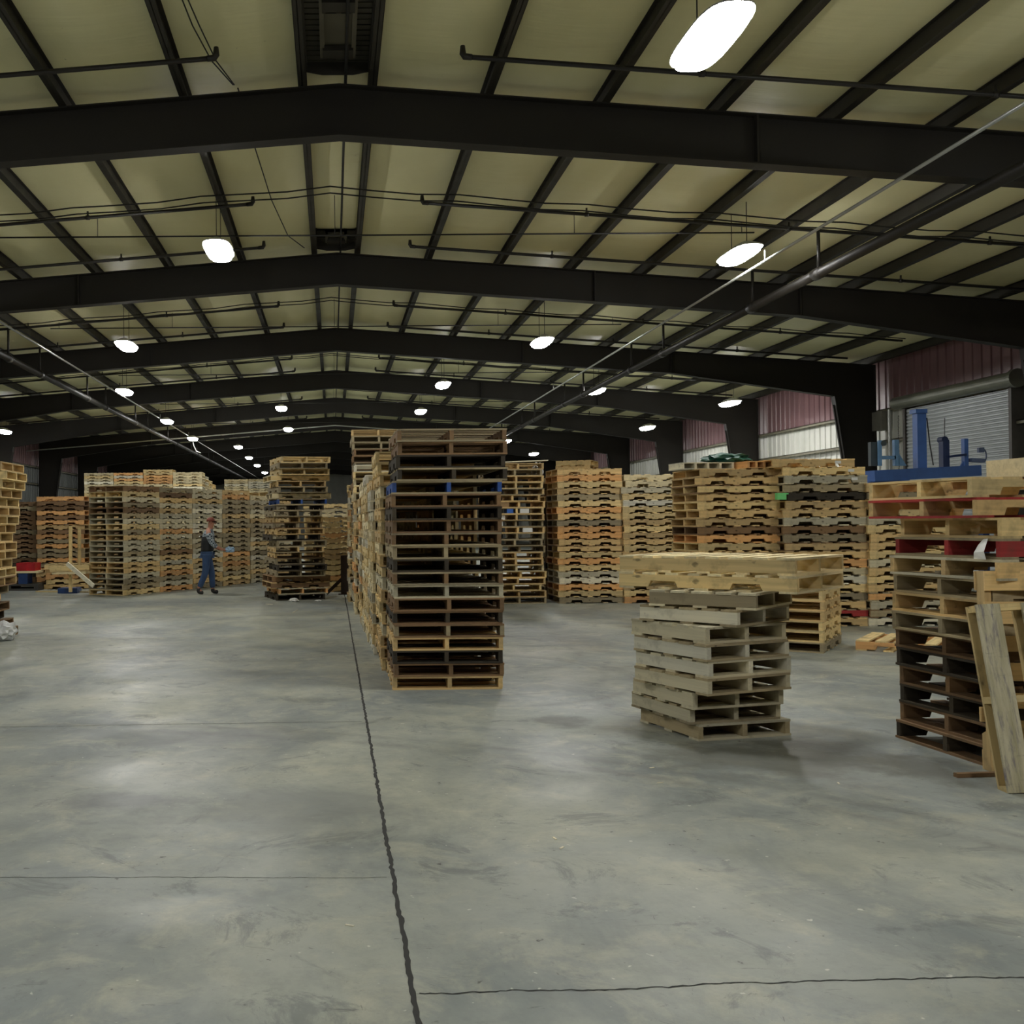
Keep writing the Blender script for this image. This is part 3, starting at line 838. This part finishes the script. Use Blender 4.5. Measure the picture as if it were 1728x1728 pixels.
m = MB(); c = spot(125, 999); m.box(c.x - .25, c.x + .2, c.y - .5, c.y - .1, 0, .12); tagged(m, 'crate', M_bluep, 'dark blue crate on the floor under the debris pile', 'crate')
c = spot(36, 997)
m = MB(); m.box(c.x - .35, c.x + .4, c.y, c.y + .8, .0, .05); m.box(c.x - .35, c.x - .25, c.y, c.y + .8, .05, .12); m.box(c.x + .3, c.x + .4, c.y, c.y + .8, .05, .12); m.box(c.x - .35, c.x + .4, c.y, c.y + .8, .12, .16)
tagged(m, 'trolley', paint('dolly', (60, 58, 54), .6), 'low dark dolly behind the ragged edge stack', 'dolly')
m = MB(); m.box(c.x - .1, c.x + .12, c.y + .1, c.y + .5, .16, .42); tagged(m, 'crate', M_bluep, 'blue crate standing on the low dark dolly', 'crate')
m = MB(); m.box(c.x - .3, c.x + .38, c.y + .05, c.y + .75, .42, .47); tagged(m, 'board', WM['c', 'x'], 'pale sheet laid over the blue crate', 'board')
m = MB(); m.box(c.x - .15, c.x + .3, c.y + .1, c.y + .6, .47, .66); m.box(c.x - .12, c.x + .1, c.y + .08, c.y + .1, .5, .62); tagged(m, 'crate', M_redp, 'bright red crate beside the ragged edge stack', 'crate')

def crumple(name, ctr, size, seed, mat, label, cat, flat=.5):
    bm = bmesh.new(); bmesh.ops.create_icosphere(bm, subdivisions=3, radius=1)
    q = random.Random(seed); from mathutils import noise
    for v_ in bm.verts:
        p = v_.co.copy(); d = noise.noise(p * 2.3 + Vector((seed, 0, 0))) * .5 + noise.noise(p * 6 + Vector((0, seed, 0))) * .3
        v_.co = p * (1 + d); v_.co.z = max(v_.co.z, -.8)
    lo = min(v_.co.z for v_ in bm.verts)
    for v_ in bm.verts: v_.co = Vector((v_.co.x * size[0], v_.co.y * size[1], (v_.co.z - lo) * size[2] * .5))
    me = bpy.data.meshes.new(name); bm.to_mesh(me); bm.free(); me.materials.append(mat)
    o = bpy.data.objects.new(name, me); col.objects.link(o); o.location = ctr; tag(o, label, cat); return o
crumple('plastic_bag', (-4.50, 14.02, 0.0), (.16, .2, .28), 3, M_bag, 'crumpled white plastic bag at the foot of the ragged edge stack', 'plastic bag')
c = spot(496, 1015.5); crumple('paper_scrap', c, (.09, .07, .08), 5, M_white, 'crumpled white paper against the foot of the lone ragged stack', 'paper')
c = spot(537, 1014.5); crumple('paper_scrap', c, (.06, .05, .03), 6, M_white, 'small flat white scrap at the lone stack beside the crumpled paper', 'paper')
plank(spot(494, 1034, .004), spot(502, 1029, .004), .015, .008, 'w', 'thin pale splinter on the floor before the lone stack')
plank(spot(449, 1019, .004), spot(460, 1020, .004), .03, .008, 'w', 'thin whitish sliver on the floor by the lone stack corner')
plank(spot(1612, 1308, .012), spot(1686, 1306, .012), .035, .024, 'b', 'short brown stick on the floor by the leaning pallets')
for i, (px, py) in enumerate(((1114, 1321), (948, 1431), (936, 1415), (590, 1562), (1100, 1296), (1415, 1322))):
    c = spot(px, py)
    m = MB(); m.box(-.018, .018, -.005, .005, 0, .003, Matrix.Rotation(i * .9, 4, 'Z')); o = m.build('wood_chip', WM['w', 'x']); o.location = c
    tag(o, ['pale wood chip on the floor between the short stack and the camera', 'tiny glinting chip on the open floor', 'tiny pale chip beside the glinting chip', 'pale chip near the floor seam', 'pale chip by the foot of the short stack', 'pale chip towards the leaning pallets'][i], 'wood chip', 'wood chips on the floor')

# guard post with brace beyond the lone stack
Y = spot(582, 1003).y; a = spot(582, 1003)
gp = empty('guard_post', (a.x, Y, 0), label='dark brown steel guard post with slanting brace beside the centre row', cat='post')
m = MB(); m.box(-.085, .085, -.05, .05, 0, .85); m.box(-.14, .14, -.1, .1, 0, .015); m.build('post', M_brown, gp)
m = MB(); m.bar((-.06, 0, .34), (-.40, 0, .02), .06, .07); m.build('brace', M_brown, gp)

# carton pieces tucked into the junk-filled stack, board and sheet on top
def boxthing(name, x0, x1, y0, y1, z0, z1, mat, label, cat, group=None):
    m = MB(); m.box(x0, x1, y0, y1, z0, z1); m.box(x0 + .004, x1 - .004, y0 + (y1 - y0) * .47, y0 + (y1 - y0) * .53, z1, z1 + .001)
    o = m.build(name, mat); tag(o, label, cat, group); return o
h = .121
for i, (lay, xa, xb_, mat, lab) in enumerate(((12, 3.02, 3.22, M_white, 'white carton in the junk-filled stack, lower one'), (13, 3.02, 3.26, M_white, 'white carton in the junk-filled stack, just above another'),
        (14, 3.55, 3.72, M_white, 'small white tub tucked in the junk-filled stack'), (15, 3.02, 3.34, M_card, 'brown cardboard piece in the junk-filled stack'),
        (11, 3.6, 3.78, M_white, 'folded white sheet tucked in the junk-filled stack'), (14, 3.30, 3.42, M_cart_blue, 'blue carton tucked in the junk-filled stack'))):
    boxthing('carton', xa, xb_, 19.42, 19.75, lay * h + .018, lay * h + .1, mat, lab, 'carton', 'cartons in the junk-filled stack')
plank((2.95, 19.55, gz + .012), (4.1, 19.5, gz + .05), .15, .02, 'w', 'long whitish board on top of the junk-filled stack')
crumple('plastic_sheet', (3.98, 19.9, gz - .26), (.10, .2, .3), 9, M_bag, 'crumpled white sheet hanging at the top of the junk-filled stack', 'plastic sheet')
# green tag, paper labels, tarp, crates on the far stacks
c = at(1317, 838, 14.72); m = MB(); m.box(c.x - .07, c.x + .06, 14.66, 14.74, c.z - .045, c.z + .05); m.box(c.x + .02, c.x + .1, 14.68, 14.72, c.z + .03, c.z + .05)
tagged(m, 'green_tag', M_green, 'bright green tag stuck between the stacks of notched pallets', 'tag')
def paper_on(pal, dx_l, zoff=.05, wd=.09):
    m = MB(); tp_w = 1.016 / 2 + .0015
    m.box(tp_w, tp_w + .002, dx_l - wd/2, dx_l + wd/2, zoff, zoff + .04)
    o = m.build('paper_label', M_white, pal); o['label'] = 'white paper label'
for i, d in ((17, .42), (18, .40), (19, .36)):
    paper_on(I2[i], d)
zt = 2.44
crumple('tarp', (5.95, 15.45, z1 + .11), (.34, .2, .16), 12, M_tarp, 'crumpled dark green tarp on the stacks before the white wall panels', 'tarp')
def slat_crate(x, y, z, rot, L, W, tone, lab):
    r_ = empty('crate', (x, y, z), R(rot), label=lab, cat='crate')
    m = MB()
    for zz in (.0, .09): m.box(-L/2, L/2, -W/2, W/2, zz, zz + .014)
    m.build('panel', WM[tone, 'x'], r_)
    for k in range(5):
        m = MB(); xx = -L/2 + .02 + (L - .04) * k / 4; m.box(xx - .018, xx + .018, -W/2, W/2, .014, .09); m.build('slat', WM['o' if tone == 'o' else tone, 'y'], r_)
slat_crate(5.55, 15.4, z1 + .002, 4, .8, .5, 'w', 'whitish slatted frame lying on the stack behind the two new pallets')
slat_crate(6.28, 15.2, z1 + .002, 10, .55, .5, 'o', 'orange-brown slatted frame beside the whitish slatted frame')

# blue and white cartons and papers by the stack with leaning pallets
boxthing('carton', 5.2, 5.5, 6.15, 6.45, .129 * 11 + .018, .129 * 11 + .11, M_cart_blue, 'blue carton behind the stringers of the stack by the leaning pallets', 'carton')
boxthing('carton', 4.42, 4.62, 6.5, 6.62, .129 * 10 + .018, .129 * 10 + .11, M_cart_blue, 'small blue carton inside the red-painted pallet', 'carton')
m = MB(); vs = []
x0_ = 4.045
for i, (yy, zz, xx) in enumerate(((6.38, 1.415, .02), (6.32, 1.42, .01), (6.40, 1.38, -.0), (6.31, 1.38, -.01), (6.43, 1.33, -.01), (6.30, 1.34, -.03), (6.45, 1.29, -.0), (6.28, 1.29, -.03))):
    vs.append((x0_ + xx, yy, zz))
vs += [(x + .002, y, z) for x, y, z in vs]
m.add(vs, [(0, 1, 3, 2), (2, 3, 5, 4), (4, 5, 7, 6), (8, 10, 11, 9), (10, 12, 13, 11), (12, 14, 15, 13)])
tagged(m, 'paper_sheet', M_white, 'white paper sheet hanging off the red-painted pallet', 'paper')
boxthing('white_box', 4.36, 4.9, 6.42, 6.8, lz + .001, lz + .12, WM['c', 'x'], 'pale wooden box on top of the stack behind the leaning pallets', 'box')

# ------------------------------------------------------------------ blue machine in front of the roll-up door
YM = 18.6
def mb(px0, px1, py0, py1, y, dep, M=None):
    a = at(px0, py1, y); b = at(px1, py0, y); mm = M or MB(); mm.box(a.x, b.x, y, y + dep, a.z, b.z); return mm
o0 = at(1570, 800, YM)
bmach = empty('blue_machine', (0, 0, 0), label='blue painted steel machine with a tall post before the roll-up door', cat='machine')
m = MB(); a = at(1468, 800, YM); b = at(1676, 790, YM)
m.bar((a.x, YM, a.z - .04), (b.x, YM + .5, b.z - .02), .25, .2); m.build('main_beam', M_blue, bmach)
m = mb(1474, 1535, 806, 832, YM, .4); m.build('support_box', M_blue, bmach)
m = MB()
for px in (1482, 1660):
    a = at(px, 815, YM + .3); m.box(a.x - .06, a.x + .06, YM + .25, YM + .4, 0, a.z + .02)
m.build('leg', M_bluedark, bmach)
m = mb(1549, 1563, 694, 790, YM + .25, .16); mb(1546, 1565, 690, 697, YM + .22, .22, m); m.build('tall_post', M_blue, bmach)
m = mb(1592, 1602, 742, 788, YM + .3, .14); a = at(1597, 742, YM + .37); m.tube([(a.x - .06, a.y - .06, a.z), (a.x - .06, a.y + .1, a.z)], .06, 14); m.build('upright', M_bluedark, bmach)
m = mb(1628, 1634, 740, 786, YM + .3, .1)
a = at(1620, 787, YM + .35); b = at(1633, 765, YM + .35); m.prism([(a.x, a.z), (b.x, a.z), (b.x, b.z)], 'y', YM + .33, YM + .37); m.build('upright', M_blue, bmach)
m = MB(); a = at(1600, 771, YM + .3); b = at(1630, 767, YM + .3); m.bar(a, b, .05, .04); m.build('arm', M_bluedark, bmach)
m = mb(1484, 1488, 743, 786, YM, .06); mb(1510, 1517, 742, 786, YM, .08, m); mb(1488, 1512, 769, 775, YM, .06, m)
a = at(1517, 786, YM); b = at(1517, 765, YM); c = at(1530, 786, YM); m.prism([(a.x, a.z), (c.x, a.z), (b.x, b.z)], 'y', YM, YM + .06); m.build('bracket', paint('pale_blue', (96, 134, 170), .5), bmach)
m = mb(1470, 1481, 746, 786, YM + .1, .1); a = at(1491, 748, YM); m.tube([(a.x, YM - .02, a.z), (a.x, YM + .06, a.z)], .05, 16); m.build('roller', paint('dark_plate', (58, 68, 72), .5), bmach)
m = MB(); a = at(1650, 776, YM + .3); m.bar((a.x - .14, YM + .3, a.z), (a.x + .1, YM + .3, a.z - .02), .12, .07)
b = at(1655, 760, YM + .3); pts = []
for i in range(9):
    t_ = -1.2 + i * .35; pts.append((a.x + .1 + .06 * math.cos(t_), YM + .3, a.z + .08 + .12 * math.sin(t_)))
m.tube(pts, .012, 6); m.box(b.x - .05, b.x + .05, YM + .27, YM + .33, b.z - .04, b.z + .05); m.build('clamp', paint('grey_blue', (84, 96, 124), .5), bmach)
m = MB(); a = at(1564, 705, YM + .3); b = at(1569, 750, YM + .3); c = at(1575, 785, YM + .3); m.tube([a, b, c], .01, 6); m.tube([at(1594, 705, YM + .35), at(1594, 740, YM + .35)], .006, 6); m.build('hose', M_wire, bmach)

# electrical panel and posts at the door side
boxthing('electrical_box', 14.55, 14.8, 27.0, 27.5, 3.9, 4.4, paint('elec_box', (120, 118, 108), .5), 'grey electrical box on the wall beside the roll-up door', 'electrical box')
m = MB(); m.tube([(14.62, 26.75, 0), (14.62, 26.75, 4.4)], .05, 10); tagged(m, 'wall_pipe', M_conduit, 'upright grey pipe on the wall beside the roll-up door', 'pipe')

# ------------------------------------------------------------------ worker
def skin(name, verts, edges, radii, mat, parent=None, sub=2):
    me = bpy.data.meshes.new(name); me.from_pydata(verts, edges, [])
    o = bpy.data.objects.new(name, me); col.objects.link(o); o.parent = parent
    sm = o.modifiers.new('skin', 'SKIN'); sm.use_smooth_shade = True
    for i, rr in enumerate(radii):
        me.skin_vertices[0].data[i].radius = (rr, rr) if not isinstance(rr, tuple) else rr
    me.skin_vertices[0].data[0].use_root = True
    ss = o.modifiers.new('sub', 'SUBSURF'); ss.levels = sub; ss.render_levels = sub
    dg = bpy.context.evaluated_depsgraph_get(); ev = o.evaluated_get(dg)
    m2 = bpy.data.meshes.new_from_object(ev); o.modifiers.clear(); o.data = m2
    m2.materials.clear(); m2.materials.append(mat)
    for p_ in m2.polygons: p_.use_smooth = True
    return o
M_skin = paint('skin', (176, 122, 98), .55, 0, .08)
M_jeans = paint('jeans', (52, 76, 112), .8, 0, .25, 8)
M_cap = paint('red_cap', (128, 66, 52), .7)
M_boot = paint('boots', (34, 32, 32), .6)
M_vest = paint('dark_vest', (26, 28, 30), .7)
t = NT('plaid_shirt')
ch = t.n('ShaderNodeTexChecker'); t.l(t.coords((1, 1, 1)), ch.inputs[0]); ch.inputs['Scale'].default_value = 26
ch.inputs[1].default_value = (*lin((170, 180, 186)), 1); ch.inputs[2].default_value = (*lin((62, 72, 84)), 1)
t.l(ch.outputs[0], t.b.inputs['Base Color']); t.b.inputs['Roughness'].default_value = .85
M_shirt = t.m
a = spot(350, 1003)
wk = empty('person', (a.x, a.y, 0), R(8), label='person in red cap, plaid shirt and jeans walking past the diagonal stacks', cat='person')
# facing +x (towards the lone stack); y is the person's left side
bv = [(0,0,.92),(.01,0,1.12),(.03,0,1.30),(.05,0,1.40),(.075,0,1.47),(.095,0,1.55),(.10,0,1.63),
      (.03,.17,1.36),(.02,.25,1.12),(.20,.25,1.02),(.27,.245,1.0),
      (.03,-.17,1.36),(.10,-.23,1.12),(.30,-.20,1.0),(.37,-.19,.99),
      (.01,.09,.86),(.10,.10,.48),(.12,.10,.09),(.21,.11,.05),
      (-.01,-.09,.86),(-.04,-.10,.48),(-.20,-.10,.13),(-.13,-.11,.06)]
be = [(0,1),(1,2),(2,3),(3,4),(4,5),(5,6),(3,7),(7,8),(8,9),(9,10),(3,11),(11,12),(12,13),(13,14),(0,15),(15,16),(16,17),(17,18),(0,19),(19,20),(20,21),(21,22)]
br = [.10,.10,.11,.075,.05,.075,.07,.06,.043,.032,.028,.06,.043,.032,.028,.085,.055,.04,.035,.085,.055,.04,.035]
body = skin('body', bv, be, br, M_skin, wk)
m = MB()
for s in (-1, 1): m.tube([(.168, s * .03, 1.60), (.176, s * .03, 1.60)], .011, 8)
m.build('eyes', M_boot, wk)
m = MB(); m.tube([(.16, 0, 1.60), (.195, 0, 1.565), (.175, 0, 1.555)], [.008, .014, .008], 8); m.build('nose', M_skin, wk, True)
m = MB(); m.box(.16, .174, -.022, .022, 1.522, 1.530); m.build('mouth', M_cap, wk)
for s in (-1, 1):
    m = MB(); m.tube([(.09, s * .07, 1.57), (.085, s * .088, 1.585), (.085, s * .086, 1.61)], [.010, .016, .012], 8); m.build('ear', M_skin, wk, True)
def ell_loft(name, rings, mat):
    m = MB(); n = 20; fs = []
    for (cx, z, rx, ry) in rings:
        m.v += [(cx + rx * math.cos(2*math.pi*k/n), ry * math.sin(2*math.pi*k/n), z) for k in range(n)]
    for j in range(len(rings) - 1):
        fs += [(j*n+k, j*n+(k+1)%n, (j+1)*n+(k+1)%n, (j+1)*n+k) for k in range(n)]
    fs += [tuple(range(n-1, -1, -1)), tuple((len(rings)-1)*n + k for k in range(n))]
    m.f += fs; m.m += [0] * len(fs)
    return m.build(name, mat, wk, True)
ell_loft('shirt', [(0, .90, .125, .165), (.01, 1.0, .13, .165), (.02, 1.15, .135, .18), (.03, 1.3, .135, .20), (.04, 1.38, .115, .19), (.055, 1.425, .085, .12), (.065, 1.45, .06, .065)], M_shirt)
ell_loft('vest', [(0, .955, .137, .177), (.01, 1.0, .142, .177), (.02, 1.15, .147, .190), (.03, 1.27, .147, .205), (.035, 1.31, .12, .18)], M_vest)
for s, ch_ in ((1, [(.03,.165,1.37),(.02,.25,1.14),(.13,.25,1.06)]), (-1, [(.03,-.165,1.37),(.10,-.23,1.14),(.22,-.21,1.04)])):
    skin('sleeve', ch_, [(0,1),(1,2)], [.098,.066,.054], M_shirt, wk)
ell_loft('jeans_seat', [(0, .82, .12, .155), (0, .88, .13, .165), (0, .95, .132, .17), (0, .99, .128, .168)], M_jeans)
skin('jeans', [(0,0,1.0),(.01,.09,.84),(.10,.10,.48),(.12,.10,.12),(-.01,-.09,.84),(-.04,-.10,.48),(-.18,-.10,.15)], [(0,1),(1,2),(2,3),(0,4),(4,5),(5,6)], [(.16,.135),.105,.08,.066,.105,.08,.066], M_jeans, wk)
skin('boot', [(.12,.10,.14),(.12,.10,.055),(.25,.11,.042)], [(0,1),(1,2)], [.058,.054,.042], M_boot, wk, 2)
skin('boot', [(-.19,-.10,.17),(-.20,-.10,.06),(-.08,-.11,.042)], [(0,1),(1,2)], [.058,.054,.042], M_boot, wk, 2)
m = MB(); rings = []
m.tube([(.085,0,1.615),(.083,0,1.66),(.08,0,1.695),(.08,0,1.71)], [.092,.09,.065,.02], 16); m.box(.14, .25, -.06, .06, 1.622, 1.632)
m.build('cap', M_cap, wk, True)
for hx, hy, hz in ((.27, .245, 1.0), (.37, -.19, .99)):
    m = MB(); m.tube([(hx - .02, hy, hz), (hx + .06, hy, hz - .01)], [.03, .036], 8)
    for k, (ln, sp) in enumerate(((.062, -.03), (.072, -.01), (.067, .01), (.052, .03))):
        m.tube([(hx + .05, hy + sp, hz), (hx + .05 + ln * .6, hy + sp, hz + .005), (hx + .05 + ln, hy + sp * .9, hz - .02)], [.010, .009, .007], 6)
    m.tube([(hx + .0, hy + .03, hz), (hx + .04, hy + .055, hz + .01), (hx + .075, hy + .05, hz + .01)], [.012, .011, .008], 6)
    m.build('hand', M_skin, wk, True)
c = wk.matrix_world
bx = crumple('cloth', (a.x + .52, a.y - .14, .93), (.1, .07, .14), 21, paint('pale_blue_cloth', (150, 176, 200), .8), 'pale blue cloth held out in the hand of the worker', 'cloth')
print('INDIVIDUAL PALLETS', N_IND[0])
